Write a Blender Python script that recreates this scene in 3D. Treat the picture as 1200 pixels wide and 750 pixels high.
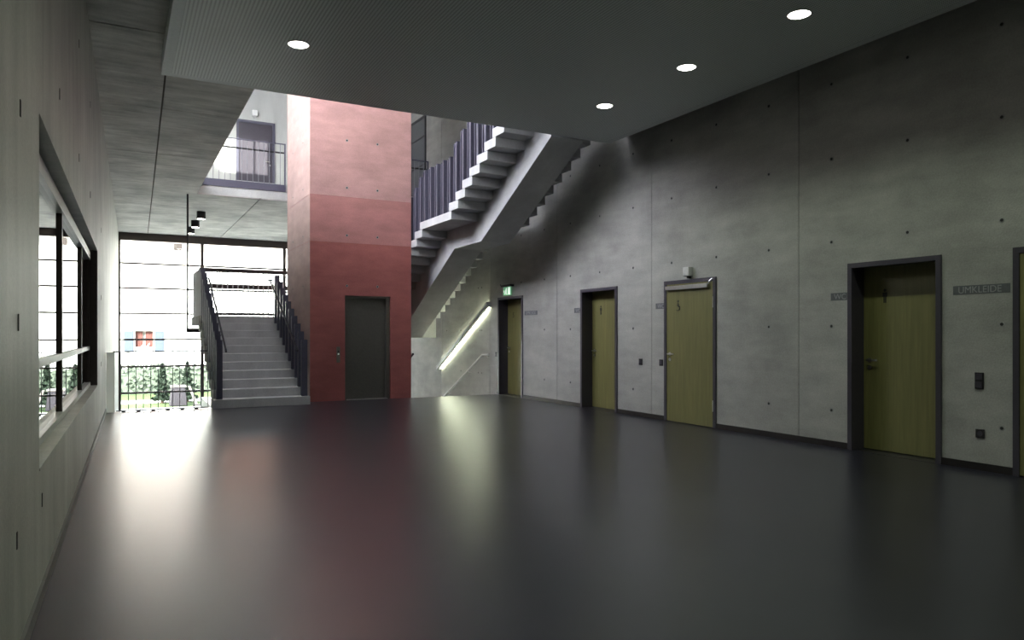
import bpy, bmesh, math, random
from mathutils import Vector, Matrix

for o in list(bpy.data.objects):
    bpy.data.objects.remove(o, do_unlink=True)
S = bpy.context.scene
C = S.collection
random.seed(7)

# ------------------------------------------------------------------ camera
EYE = 1.35
YAW = math.atan(460 / 850)
cam = bpy.data.cameras.new('camera')
cam.sensor_width = 36.0
cam.lens = 36.0 * 850 / 1200
cam.shift_y = 17 / 1200
cam.clip_start = 0.05
cam.clip_end = 500
camo = bpy.data.objects.new('camera', cam)
camo.location = (0, 0, EYE)
camo.rotation_euler = (math.radians(90), 0, -YAW)
C.objects.link(camo)
S.camera = camo

# ------------------------------------------------------------------ world, sun, added daylight lamps, exposure
W = bpy.data.worlds.new('world')
S.world = W
W.use_nodes = True
wn = W.node_tree
sky = wn.nodes.new('ShaderNodeTexSky')
sky.sky_type = 'NISHITA'
sky.sun_disc = False
sky.sun_elevation = math.radians(33)
sky.sun_rotation = math.radians(217)
sky.air_density = 1.0
sky.dust_density = 2.5
hsv = wn.nodes.new('ShaderNodeHueSaturation')           # hazy summer sky, paler than the clear-air model
hsv.inputs['Saturation'].default_value = 0.45
wn.links.new(sky.outputs['Color'], hsv.inputs['Color'])
wn.links.new(hsv.outputs['Color'], wn.nodes['Background'].inputs['Color'])
wn.nodes['Background'].inputs['Strength'].default_value = 2.6

sun = bpy.data.lights.new('sun', 'SUN')
sun.energy = 30.0
sun.angle = math.radians(0.6)
sun.color = (1.0, 0.95, 0.86)
suno = bpy.data.objects.new('sun', sun)
suno.rotation_euler = Vector((0.6, 0.8, -0.65)).to_track_quat('-Z', 'Y').to_euler()
suno.location = (-15, -20, 20)
C.objects.link(suno)

sl = bpy.data.lights.new('rooflight_fill', 'AREA')          # added lamp standing in for daylight from above the stair void
sl.shape = 'RECTANGLE'
sl.size = 3.2
sl.size_y = 5.4
sl.energy = 90
sl.color = (0.90, 0.92, 1.0)
slo = bpy.data.objects.new('rooflight_fill', sl)
slo.location = (3.6, 12.6, 8.54)
C.objects.link(slo)

sw = bpy.data.lights.new('side_fill', 'AREA')     # added lamp standing in for daylight from high on the left
sw.shape = 'RECTANGLE'
sw.size = 2.4
sw.size_y = 7.4
sw.energy = 600
sw.color = (0.74, 0.76, 1.0)
swo = bpy.data.objects.new('side_fill', sw)
swo.location = (-0.30, 12.9, 7.15)
swo.rotation_euler = (0, math.radians(-90), 0)
C.objects.link(swo)

vs = S.view_settings
S.display_settings.display_device = 'sRGB'
vs.view_transform = 'Standard'
vs.look = 'None'
vs.gamma = 1.0
vs.use_curve_mapping = False
vs.exposure = 0.15


# ------------------------------------------------------------------ materials
def nodes_of(name):
    m = bpy.data.materials.new(name)
    m.use_nodes = True
    nt = m.node_tree
    return m, nt, nt.nodes['Principled BSDF']


def N(nt, t, **kw):
    n = nt.nodes.new(t)
    for k, v in kw.items():
        setattr(n, k, v)
    return n


def ramp(nt, fac, stops):
    r = N(nt, 'ShaderNodeValToRGB')
    e = r.color_ramp.elements
    while len(e) < len(stops):
        e.new(0.5)
    for el, (p, c) in zip(e, stops):
        el.position = p
        el.color = (*c, 1)
    nt.links.new(fac, r.inputs['Fac'])
    return r


def noise(nt, vec, scale, detail=4, rough=0.6, stretch=None):
    if stretch:
        mp = N(nt, 'ShaderNodeMapping')
        mp.inputs['Scale'].default_value = stretch
        nt.links.new(vec, mp.inputs['Vector'])
        vec = mp.outputs['Vector']
    n = N(nt, 'ShaderNodeTexNoise')
    n.inputs['Scale'].default_value = scale
    n.inputs['Detail'].default_value = detail
    n.inputs['Roughness'].default_value = rough
    nt.links.new(vec, n.inputs['Vector'])
    return n.outputs['Fac']


def mixc(nt, blend, fac, a, b):
    m = N(nt, 'ShaderNodeMix', data_type='RGBA', blend_type=blend)
    if isinstance(fac, (int, float)):
        m.inputs[0].default_value = fac
    else:
        nt.links.new(fac, m.inputs[0])
    for sock, v in ((m.inputs[6], a), (m.inputs[7], b)):
        if isinstance(v, tuple):
            sock.default_value = (*v, 1)
        else:
            nt.links.new(v, sock)
    return m.outputs[2]


def concrete(name, c, vary=0.25, streak=(0.6, 0.6, 0.12), rough=0.75, blotch=0.8, bump=0.25, fine=60.0, depth=0.22):
    m, nt, b = nodes_of(name)
    pos = N(nt, 'ShaderNodeNewGeometry').outputs['Position']
    lo = tuple(v * (1 - vary) for v in c)
    hi = tuple(min(1, v * (1 + vary)) for v in c)
    big = noise(nt, pos, blotch, 6, 0.65)
    st = noise(nt, pos, 4.0, 5, 0.6, streak)
    fn = noise(nt, pos, fine, 3, 0.6)
    col = ramp(nt, big, [(0.3, lo), (0.72, hi)]).outputs['Color']
    s2 = ramp(nt, st, [(0.3, (1 - depth,) * 3), (0.7, (1 + depth * 0.45,) * 3)]).outputs['Color']
    col = mixc(nt, 'MULTIPLY', 0.75, col, s2)
    s3 = ramp(nt, fn, [(0.3, (0.85, 0.85, 0.85)), (0.7, (1.08, 1.08, 1.08))]).outputs['Color']
    col = mixc(nt, 'MULTIPLY', 0.8, col, s3)
    nt.links.new(col, b.inputs['Base Color'])
    b.inputs['Roughness'].default_value = rough
    b.inputs['Specular IOR Level'].default_value = 0.3
    bp = N(nt, 'ShaderNodeBump')
    bp.inputs['Strength'].default_value = bump
    bp.inputs['Distance'].default_value = 0.01
    nt.links.new(fn, bp.inputs['Height'])
    nt.links.new(bp.outputs['Normal'], b.inputs['Normal'])
    return m


def plain(name, c, rough=0.5, metal=0.0, spec=0.5, vary=0.08, scale=30.0):
    m, nt, b = nodes_of(name)
    pos = N(nt, 'ShaderNodeNewGeometry').outputs['Position']
    f = noise(nt, pos, scale, 3)
    lo = tuple(v * (1 - vary) for v in c)
    hi = tuple(min(1, v * (1 + vary)) for v in c)
    nt.links.new(ramp(nt, f, [(0.3, lo), (0.7, hi)]).outputs['Color'], b.inputs['Base Color'])
    b.inputs['Roughness'].default_value = rough
    b.inputs['Metallic'].default_value = metal
    b.inputs['Specular IOR Level'].default_value = spec
    return m


def emit(name, c, s):
    m, nt, b = nodes_of(name)
    b.inputs['Base Color'].default_value = (*c, 1)
    b.inputs['Emission Color'].default_value = (*c, 1)
    b.inputs['Emission Strength'].default_value = s
    return m


def glass(name, tint=(0.9, 0.93, 0.92), ior=1.5, boost=1.0):
    m, nt, b = nodes_of(name)
    nt.nodes.remove(b)
    out = nt.nodes['Material Output']
    tr = N(nt, 'ShaderNodeBsdfTransparent')
    tr.inputs['Color'].default_value = (*tint, 1)
    gl = N(nt, 'ShaderNodeBsdfGlossy')
    gl.inputs['Roughness'].default_value = 0.0
    lw = N(nt, 'ShaderNodeLayerWeight')          # Schlick: the same from both faces of the pane
    p5 = N(nt, 'ShaderNodeMath', operation='POWER')
    p5.inputs[1].default_value = 5.0
    nt.links.new(lw.outputs['Facing'], p5.inputs[0])
    r0 = ((ior - 1) / (ior + 1)) ** 2
    ma = N(nt, 'ShaderNodeMath', operation='MULTIPLY_ADD')
    ma.inputs[1].default_value = 1 - r0
    ma.inputs[2].default_value = r0
    nt.links.new(p5.outputs[0], ma.inputs[0])
    mu = N(nt, 'ShaderNodeMath', operation='MULTIPLY', use_clamp=True)
    mu.inputs[1].default_value = boost
    nt.links.new(ma.outputs[0], mu.inputs[0])
    mx = N(nt, 'ShaderNodeMixShader')
    nt.links.new(mu.outputs[0], mx.inputs[0])
    nt.links.new(tr.outputs[0], mx.inputs[1])
    nt.links.new(gl.outputs[0], mx.inputs[2])
    nt.links.new(mx.outputs[0], out.inputs['Surface'])
    return m


def floor_mat():
    m, nt, b = nodes_of('dark_linoleum')
    pos = N(nt, 'ShaderNodeNewGeometry').outputs['Position']
    f = noise(nt, pos, 1.2, 3, 0.5, (1.0, 0.5, 1.0))
    col = ramp(nt, f, [(0.3, (0.012, 0.011, 0.021)), (0.7, (0.017, 0.016, 0.028))]).outputs['Color']
    nt.links.new(col, b.inputs['Base Color'])
    b.inputs['Roughness'].default_value = 0.36
    b.inputs['Specular IOR Level'].default_value = 0.42
    b.inputs['Coat Weight'].default_value = 0.6         # polish film
    b.inputs['Coat Roughness'].default_value = 0.26
    return m


def perforated():
    m, nt, b = nodes_of('perforated_metal')
    pos = N(nt, 'ShaderNodeNewGeometry').outputs['Position']
    sp = N(nt, 'ShaderNodeSeparateXYZ')
    nt.links.new(pos, sp.inputs[0])
    facs = []
    for ax, per in (('X', 0.036), ('Y', 0.018)):
        mu = N(nt, 'ShaderNodeMath', operation='MULTIPLY')
        mu.inputs[1].default_value = 2 * math.pi / per
        nt.links.new(sp.outputs[ax], mu.inputs[0])
        si = N(nt, 'ShaderNodeMath', operation='SINE')
        nt.links.new(mu.outputs[0], si.inputs[0])
        mr = N(nt, 'ShaderNodeMapRange')
        mr.inputs['From Min'].default_value = -0.2
        mr.inputs['From Max'].default_value = 0.6
        nt.links.new(si.outputs[0], mr.inputs['Value'])
        facs.append(mr.outputs[0])
    a = N(nt, 'ShaderNodeMath', operation='MULTIPLY')
    nt.links.new(facs[0], a.inputs[0])
    nt.links.new(facs[1], a.inputs[1])
    col = mixc(nt, 'MIX', a.outputs[0], (0.70, 0.75, 0.73), (0.17, 0.18, 0.18))
    nt.links.new(col, b.inputs['Base Color'])
    b.inputs['Roughness'].default_value = 0.55
    return m


def wood_panel(name, c):
    m, nt, b = nodes_of(name)
    pos = N(nt, 'ShaderNodeNewGeometry').outputs['Position']
    f = noise(nt, pos, 30.0, 4, 0.6, (1.0, 1.0, 0.06))
    lo = tuple(v * 0.85 for v in c)
    hi = tuple(v * 1.12 for v in c)
    nt.links.new(ramp(nt, f, [(0.3, lo), (0.7, hi)]).outputs['Color'], b.inputs['Base Color'])
    b.inputs['Roughness'].default_value = 0.5
    return m


def frosted(name, c):
    m, nt, b = nodes_of(name)
    out = nt.nodes['Material Output']
    b.inputs['Base Color'].default_value = (*c, 1)
    b.inputs['Roughness'].default_value = 0.4
    tl = N(nt, 'ShaderNodeBsdfTranslucent')
    tl.inputs['Color'].default_value = (*c, 1)
    mx = N(nt, 'ShaderNodeMixShader')
    mx.inputs[0].default_value = 0.75
    nt.links.new(b.outputs[0], mx.inputs[1])
    nt.links.new(tl.outputs[0], mx.inputs[2])
    nt.links.new(mx.outputs[0], out.inputs['Surface'])
    return m


M = {
    'frost': frosted('frosted_glass', (0.88, 0.90, 0.86)),
    'wall': concrete('grey_concrete', (0.41, 0.405, 0.375), 0.2, (1.0, 0.35, 1.3)),
    'lwall': concrete('left_wall_concrete', (0.42, 0.42, 0.375), 0.2, (0.6, 1.3, 0.12), rough=0.5, depth=0.24),
    'soffit': concrete('board_marked_concrete', (0.54, 0.525, 0.49), 0.34, (0.4, 2.2, 1.0), blotch=1.1, depth=0.36),
    'stair': concrete('stair_concrete', (0.52, 0.52, 0.52), 0.07, bump=0.12),
    'tread': concrete('precast_tread_concrete', (0.55, 0.55, 0.54), 0.06, bump=0.1),
    'red': concrete('red_pigmented_concrete', (0.38, 0.125, 0.11), 0.16, (0.5, 0.5, 1.4), blotch=0.5),
    'redmid': concrete('red_pigmented_concrete_middle_section', (0.45, 0.20, 0.18), 0.14, (0.5, 0.5, 1.4), blotch=0.5),
    'redtop': concrete('pale_red_concrete_upper_section', (0.50, 0.285, 0.26), 0.14, (0.5, 0.5, 1.4), blotch=0.5),  # shaft sections turn paler and less red from the bottom up
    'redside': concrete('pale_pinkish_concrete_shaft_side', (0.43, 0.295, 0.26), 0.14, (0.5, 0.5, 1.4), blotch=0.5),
    'white': concrete('white_render', (0.78, 0.78, 0.76), 0.05),
    'upper': concrete('pale_concrete', (0.55, 0.56, 0.53), 0.1),
    'filler': plain('stained_joint_filler', (0.10, 0.085, 0.07), 0.9),
    'hole': plain('tie_hole_dark', (0.03, 0.03, 0.03), 0.9),
    'cone': plain('tie_cone_grey', (0.30, 0.30, 0.29), 0.8),
    'floor': floor_mat(),
    'perf': perforated(),
    'ceil_border': plain('ceiling_border_metal', (0.58, 0.62, 0.61), 0.55),
    'olive': wood_panel('olive_door_laminate', (0.185, 0.172, 0.062)),
    'frame': plain('anthracite_steel', (0.058, 0.052, 0.066), 0.42, 0.0, 0.5),
    'slat': plain('dark_blue_grey_steel', (0.085, 0.083, 0.115), 0.42, 0.0, 0.5),
    'black': plain('black_metal', (0.022, 0.02, 0.022), 0.45),
    'alu': plain('brushed_aluminium', (0.62, 0.62, 0.60), 0.32, 1.0),
    'steel': plain('stainless_steel', (0.55, 0.54, 0.52), 0.28, 1.0),
    'lift': plain('lift_door_metal', (0.20, 0.19, 0.165), 0.35, 0.7),
    'silver': plain('silver_frame_paint', (0.50, 0.50, 0.48), 0.4),
    'brown': plain('dark_brown_frame', (0.05, 0.035, 0.03), 0.45),
    'lightbar': plain('pale_galvanised_steel', (0.62, 0.62, 0.60), 0.45),
    'midgrey': plain('grey_painted_bar', (0.22, 0.22, 0.24), 0.45),
    'whitep': plain('white_paint', (0.8, 0.8, 0.78), 0.4),
    'sign': plain('sign_grey', (0.115, 0.12, 0.125), 0.6),
    'letter': plain('letter_grey', (0.30, 0.31, 0.31), 0.6),
    'picto': plain('pictogram_dark', (0.03, 0.03, 0.02), 0.6),
    'green': emit('exit_green', (0.25, 0.62, 0.36), 0.25),
    'exitwhite': emit('exit_white', (0.85, 1.0, 0.85), 0.8),
    'glass': glass('clear_glass'),
    'dglass': glass('window_glass', (0.80, 0.84, 0.82), 1.55, 1.7),
    'opal': plain('opal_sun_stop', (0.85, 0.87, 0.9), 0.4),
    'lamp': emit('downlight_lens', (1.0, 0.96, 0.88), 14.0),
    'tube': emit('fluorescent_tube', (0.93, 1.0, 0.76), 36.0),
    'skirting': plain('skirting_black', (0.016, 0.013, 0.012), 0.4),
    'lino_edge': plain('skirting_grey', (0.13, 0.125, 0.12), 0.5),
    'grass': plain('lawn_green', (0.055, 0.085, 0.03), 0.9, 0, 0.2, 0.3, 3.0),
    'road': plain('pale_paving', (0.48, 0.47, 0.46), 0.85, 0, 0.3, 0.1, 5.0),
    'hedge': plain('hedge_leaf', (0.06, 0.075, 0.058), 0.8, 0, 0.2, 0.3, 6.0),
    'fir': plain('fir_needle', (0.010, 0.018, 0.011), 0.8, 0, 0.2, 0.3, 6.0),
    'bark': plain('bark', (0.09, 0.06, 0.04), 0.9),
    'tile': plain('roof_tile', (0.30, 0.14, 0.10), 0.8),
    'shutter': plain('pale_blue_shutter', (0.028, 0.04, 0.06), 0.6),
    'curtain': plain('red_curtain', (0.06, 0.015, 0.011), 0.8),
    'bin': plain('dark_plum_plastic', (0.009, 0.007, 0.012), 0.5),
    'board': plain('pale_weathered_board', (0.10, 0.09, 0.085), 0.8),
}


# ------------------------------------------------------------------ mesh helpers
LW = lambda y: -0.42 + 0.0145 * y          # the left wall leans off the right wall's direction by a degree


class MB:
    def __init__(self):
        self.v = []
        self.f = []

    def poly(self, verts, faces):
        n = len(self.v)
        self.v += [tuple(p) for p in verts]
        self.f += [tuple(n + i for i in f) for f in faces]
        return self

    def box(self, x0, x1, y0, y1, z0, z1):
        v = [(x, y, z) for z in (z0, z1) for y in (y0, y1) for x in (x0, x1)]
        return self.poly(v, [(0, 2, 3, 1), (4, 5, 7, 6), (0, 1, 5, 4), (2, 6, 7, 3), (0, 4, 6, 2), (1, 3, 7, 5)])

    def shear(self, v0, v1, y0, y1, z0, z1):       # box that follows the left wall line
        v = [(LW(y) + x, y, z) for z in (z0, z1) for y in (y0, y1) for x in (v0, v1)]
        return self.poly(v, [(0, 2, 3, 1), (4, 5, 7, 6), (0, 1, 5, 4), (2, 6, 7, 3), (0, 4, 6, 2), (1, 3, 7, 5)])

    def prism_x(self, pts, x0, x1):                # polygon in (y, z) extruded along x
        n = len(pts)
        v = [(x0, y, z) for y, z in pts] + [(x1, y, z) for y, z in pts]
        f = [tuple(range(n)), tuple(range(2 * n - 1, n - 1, -1))]
        f += [(i, n + i, n + (i + 1) % n, (i + 1) % n) for i in range(n)]
        return self.poly(v, f)

    def prism_y(self, pts, y0, y1):                # polygon in (x, z) extruded along y
        n = len(pts)
        v = [(x, y0, z) for x, z in pts] + [(x, y1, z) for x, z in pts]
        f = [tuple(range(n - 1, -1, -1)), tuple(range(n, 2 * n))]
        f += [(i, (i + 1) % n, n + (i + 1) % n, n + i) for i in range(n)]
        return self.poly(v, f)

    def tube(self, pts, r, n=10):
        P = [Vector(p) for p in pts]
        rings = []
        for i, p in enumerate(P):
            d = Vector((0, 0, 0))
            if i > 0:
                d += (p - P[i - 1]).normalized()
            if i < len(P) - 1:
                d += (P[i + 1] - p).normalized()
            d.normalize()
            a = d.cross(Vector((0, 0, 1)))
            if a.length < 1e-3:
                a = d.cross(Vector((1, 0, 0)))
            a.normalize()
            b = d.cross(a)
            rings.append([p + (a * math.cos(t) + b * math.sin(t)) * r for t in [2 * math.pi * k / n for k in range(n)]])
        v = [q for ring in rings for q in ring]
        f = []
        for i in range(len(P) - 1):
            for k in range(n):
                f.append((i * n + k, i * n + (k + 1) % n, (i + 1) * n + (k + 1) % n, (i + 1) * n + k))
        f.append(tuple(range(n - 1, -1, -1)))
        f.append(tuple((len(P) - 1) * n + k for k in range(n)))
        return self.poly(v, f)

    def lathe(self, c, prof, axis='z', n=20):      # profile of (radius, height) about an axis through c
        v = []
        for r, hgt in prof:
            for k in range(n):
                t = 2 * math.pi * k / n
                a, b = r * math.cos(t), r * math.sin(t)
                v.append({'z': (c[0] + a, c[1] + b, c[2] + hgt), 'x': (c[0] + hgt, c[1] + a, c[2] + b),
                          'y': (c[0] + a, c[1] + hgt, c[2] + b)}[axis])
        f = []
        for i in range(len(prof) - 1):
            for k in range(n):
                f.append((i * n + k, i * n + (k + 1) % n, (i + 1) * n + (k + 1) % n, (i + 1) * n + k))
        f.append(tuple(range(n - 1, -1, -1)))
        f.append(tuple((len(prof) - 1) * n + k for k in range(n)))
        return self.poly(v, f)

    def build(self, name, mat, parent=None, bevel=0.0, smooth=False, origin=None):
        off = Vector((0, 0, 0))
        if origin is not None:
            off = Vector(origin)
        elif parent is None:
            xs, ys, zs = zip(*self.v)
            off = Vector(((min(xs) + max(xs)) / 2, (min(ys) + max(ys)) / 2, min(zs)))
        if parent is not None:
            base = wloc(parent)
            if origin is None:
                off = base
        me = bpy.data.meshes.new(name)
        me.from_pydata([tuple(Vector(p) - off) for p in self.v], [], self.f)
        me.update()
        bm = bmesh.new()
        bm.from_mesh(me)
        bmesh.ops.recalc_face_normals(bm, faces=bm.faces)
        bm.to_mesh(me)
        bm.free()
        me.materials.append(M[mat] if isinstance(mat, str) else mat)
        if smooth:
            for p in me.polygons:
                p.use_smooth = True
        o = bpy.data.objects.new(name, me)
        C.objects.link(o)
        if parent is not None:
            o.parent = parent
            o.location = off - base
        else:
            o.location = off
        if bevel:
            b = o.modifiers.new('bevel', 'BEVEL')
            b.width = bevel
            b.segments = 2
            b.limit_method = 'ANGLE'
        return o


def wloc(o):
    p = Vector(o.location)
    while o.parent:
        o = o.parent
        p += Vector(o.location)
    return p


def tag(o, label, cat, group=None, kind=None):
    o['label'] = label
    o['category'] = cat
    if group:
        o['group'] = group
    if kind:
        o['kind'] = kind
    return o


def thing(name, loc, label, cat, group=None, kind=None):
    o = bpy.data.objects.new(name, None)
    o.empty_display_size = 0.2
    o.location = loc
    C.objects.link(o)
    return tag(o, label, cat, group, kind)


def link_copy(src, loc, parent):
    o = src.copy()
    C.objects.link(o)
    o.parent = parent
    o.location = Vector(loc) - wloc(parent)
    return o


def text_mesh(txt, size, depth, rot, loc, name, mat, parent, align='LEFT', sx=1.0):
    cu = bpy.data.curves.new(name, 'FONT')
    cu.body = txt
    cu.size = size
    cu.extrude = depth
    cu.align_x = align
    t = bpy.data.objects.new(name, cu)
    C.objects.link(t)
    dg = bpy.context.evaluated_depsgraph_get()
    me = bpy.data.meshes.new_from_object(t.evaluated_get(dg))
    bpy.data.objects.remove(t, do_unlink=True)
    me.transform(Matrix.Translation(Vector(loc) - wloc(parent)) @ rot.to_4x4() @ Matrix.Diagonal((sx, 1, 1, 1)))
    me.materials.clear()
    me.materials.append(M[mat])
    o = bpy.data.objects.new(name, me)
    C.objects.link(o)
    o.parent = parent
    return o


ROT_RIGHT = Matrix(((0, 0, -1), (-1, 0, 0), (0, 1, 0)))    # text on the right wall, facing -x, reading towards -y

XR = 7.53          # right wall face
SOF = 4.70         # concrete soffit
UP = 5.12          # upper floor
ROOF = 8.6
VOIDX = 1.62       # left edge of the stair void
VY0, VY1 = 9.83, 18.76
FAC = 27.0         # glazed facade
RISE, GO = 0.16, 0.305
TH, DEP = 0.155, 0.42

# ------------------------------------------------------------------ floor
m = MB()
m.box(-0.6, 1.53, -4.2, 14.42, -0.35, 0)
m.box(1.53, 5.49, -4.2, 16.9, -0.35, 0)
m.box(5.49, XR + 0.1, -4.2, 14.62, -0.35, 0)
tag(m.build('floor', 'floor'), 'dark blue-grey polished floor of the hall', 'floor', kind='structure')
m = MB()
m.box(-0.6, XR + 0.1, 14.0, 27.3, -2.1, -1.76)
m.box(-0.6, XR + 0.1, 14.0, 14.3, -1.76, -0.35)
tag(m.build('floor_lower', 'stair'), 'lower level floor below the railing and stairs', 'floor', kind='structure')

# ------------------------------------------------------------------ right wall: backing, cast panels with grooves, tie holes
DOORS = [(2.72, 3.82), (4.51, 5.61), (7.75, 8.87), (10.10, 11.22), (13.42, 14.56)]      # outer frame, y from / to
DTOP = 2.18
wr = thing('wall_right', (XR, 11, 0), 'long grey exposed concrete wall with the olive doors', 'wall', kind='structure')
m = MB()
ys = [-4.2] + [v for d in DOORS for v in d] + [27.3]
for i in range(0, len(ys), 2):
    m.box(XR + 0.012, XR + 0.45, ys[i], ys[i + 1], -1.8, DTOP)
m.box(XR + 0.012, XR + 0.45, -4.2, 27.3, DTOP, ROOF)
m.box(XR + 0.45, XR + 0.6, -4.5, 27.3, -1.8, ROOF)
m.build('wall_core', 'wall', wr)
joints = [-4.2, -2.29, 0.58, 3.45, 6.32, 9.19, 12.06, 14.99, 17.86, 20.73, 23.6, 27.3]
for a, b in zip(joints[:-1], joints[1:]):
    a += 0.005
    b -= 0.005
    m = MB()
    cuts = sorted([max(a, d[0]) for d in DOORS if d[1] > a and d[0] < b] + [min(b, d[1]) for d in DOORS if d[1] > a and d[0] < b])
    edges = [a] + cuts + [b]
    for i in range(0, len(edges), 2):
        if edges[i + 1] - edges[i] > 0.001:
            m.box(XR, XR + 0.02, edges[i], edges[i + 1], -1.76 if a > 14.9 else 0, DTOP)
    m.box(XR, XR + 0.02, a, b, DTOP, ROOF)
    m.build('panel', 'wall', wr)


def tie(c, axis, sgn, parent, proto={}):
    key = (axis, sgn)
    if key not in proto:
        r = MB().lathe(c, [(0.026, 0), (0.026, 0.002 * sgn), (0.020, 0.003 * sgn)], axis, 14).build('tie_hole', 'cone', parent, origin=c)
        d = MB().lathe(c, [(0.016, 0.003 * sgn), (0.014, 0.004 * sgn)], axis, 14)
        # dark disc centred in the cone paints the shade inside the hole
        d = d.build('hole_shade', 'hole', r, origin=c)
        proto[key] = (r, d)
        return r
    r0, d0 = proto[key]
    r = link_copy(r0, c, parent)
    d = d0.copy()
    C.objects.link(d)
    d.parent = r
    return r


for k in range(-1, 13):
    y = 6.32 + 0.957 * (k - 2.5)
    for z in (0.44, 1.45, 2.46, 3.46, 4.36):
        if z < 2.25 and any(d[0] - 0.03 < y < d[1] + 0.03 for d in DOORS):
            continue
        tie((XR, y, z), 'x', -1, wr)
for y, z in ((17.55, 0.44), (16.6, 0.44), (16.6, 1.45), (15.5, 1.45), (15.6, 0.44), (17.5, 1.45), (15.6, 2.46)):
    tie((XR, y, z), 'x', -1, wr)

# skirting on the right wall
pieces = [(-4.2, 2.72), (3.82, 4.51), (5.61, 7.75), (8.87, 10.10), (11.22, 13.42)]
m = MB()
for a, b in pieces:
    m.box(XR - 0.014, XR, a, b, 0, 0.075)
tag(m.build('baseboard_right', 'skirting'), 'black skirting along the foot of the concrete wall with doors', 'baseboard', kind='structure')
m = MB()
m.box(XR - 0.012, XR, 14.56, 14.62, 0, 0.06)
m.build('trim_1', 'lino_edge')
tag(bpy.data.objects['trim_1'], 'short grey skirting stub beside the farthest olive door', 'trim', kind='structure')

# ------------------------------------------------------------------ left wall with the long window
WY0, WY1, WZ0, WZ1 = 4.36, 11.15, 0.66, 2.47
wl = thing('wall_left', (-0.4, 11, 0), 'left concrete wall with the long ribbon window', 'wall', kind='structure')
m = MB()
TL = -0.30
m.shear(TL, 0, -4.2, WY0, -1.8, ROOF)
m.shear(TL, 0, WY0, WY1, -1.8, WZ0)
m.shear(TL, 0, WY0, WY1, WZ1, 5.9)
m.shear(TL, 0, WY1, 27.3, -1.8, 5.9)
m.shear(TL, 0, WY0, 9.1, 5.9, ROOF)
m.shear(TL, 0, 16.7, 27.3, 5.9, ROOF)
m.shear(TL, 0, 9.1, 16.7, 8.4, ROOF)
m.build('wall_core', 'lwall', wl)
for y, z in ((3.56, 0.51), (3.6, 1.40), (3.66, 2.30), (3.5, 3.2), (4.48, 0.49), (12.4, 0.91), (12.4, 1.9), (12.4, 2.9), (5.5, 2.9), (7.4, 2.9), (9.3, 2.9), (5.5, 3.9), (7.4, 3.9), (9.3, 3.9)):
    m = MB()
    m.shear(0, 0.003, y - 0.011, y + 0.011, z - 0.035, z + 0.035)
    m.build('tie_slot', 'hole', wl)
m = MB()
m.shear(0, 0.016, -4.2, 14.3, 0, 0.07)
tag(m.build('baseboard_left', 'lino_edge'), 'grey skirting along the foot of the left wall', 'baseboard', kind='structure')

w2 = thing('window_2', (LW(7.7) - 0.1, 7.7, WZ0), 'ribbon window with silver transom and dark mullions in the left wall', 'window', kind='structure')
GX = -0.10
m = MB()
m.shear(GX - 0.05, GX + 0.02, WY0, WY1, WZ1 - 0.13, WZ1 - 0.03)
m.build('head_frame', 'silver', w2)
m = MB()
m.shear(GX - 0.05, GX + 0.02, WY0, WY1, WZ0 + 0.015, WZ0 + 0.06)
m.build('sill_frame', 'silver', w2)
m = MB()
m.shear(GX - 0.05, GX + 0.012, WY0, WY1, 1.145, 1.195)
m.build('transom', 'silver', w2)
MUL = [4.40, 7.0, 9.57, 11.11]
for y in MUL:
    m = MB()
    m.shear(GX - 0.05, GX + 0.006, y - 0.03, y + 0.03, WZ0 + 0.05, WZ1 - 0.12)
    m.build('mullion', 'brown', w2)
for a, b in zip(MUL[:-1], MUL[1:]):
    for z0, z1 in ((WZ0 + 0.05, 1.15), (1.19, WZ1 - 0.12)):
        m = MB()
        m.shear(GX - 0.022, GX - 0.016, a + 0.03, b - 0.03, z0, z1)
        m.build('pane', 'dglass', w2)
m = MB()
m.shear(GX - 0.05, 0.0, WY1 - 0.012, WY1 + 0.001, WZ0, WZ1)
m.build('reveal_lining', 'brown', w2)
m = MB()
m.shear(GX - 0.1, 0.004, WY0, WY1, WZ0 - 0.001, WZ0 + 0.014)
m.build('sill', 'lwall', w2)
# the unlit room behind the ribbon window
m = MB()
m.box(-6.0, -5.8, -1, 16, -0.3, 4.7)
m.box(-6.0, -0.75, -1.2, -1, -0.3, 4.7)
m.box(-6.0, -0.75, 16, 16.2, -0.3, 4.7)
m.box(-6.0, -0.75, -1, 16, 4.5, 4.7)
m.box(-6.0, -0.75, -1, 16, -0.5, -0.3)
tag(m.build('wall_side_room', 'stair'), 'unlit side room behind the ribbon window', 'room', kind='structure')

# wall behind the camera
m = MB()
m.box(-0.9, XR + 0.45, -4.5, -4.2, -0.3, ROOF)
tag(m.build('wall_front', 'wall'), 'concrete end wall behind the viewer', 'wall', kind='structure')

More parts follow.
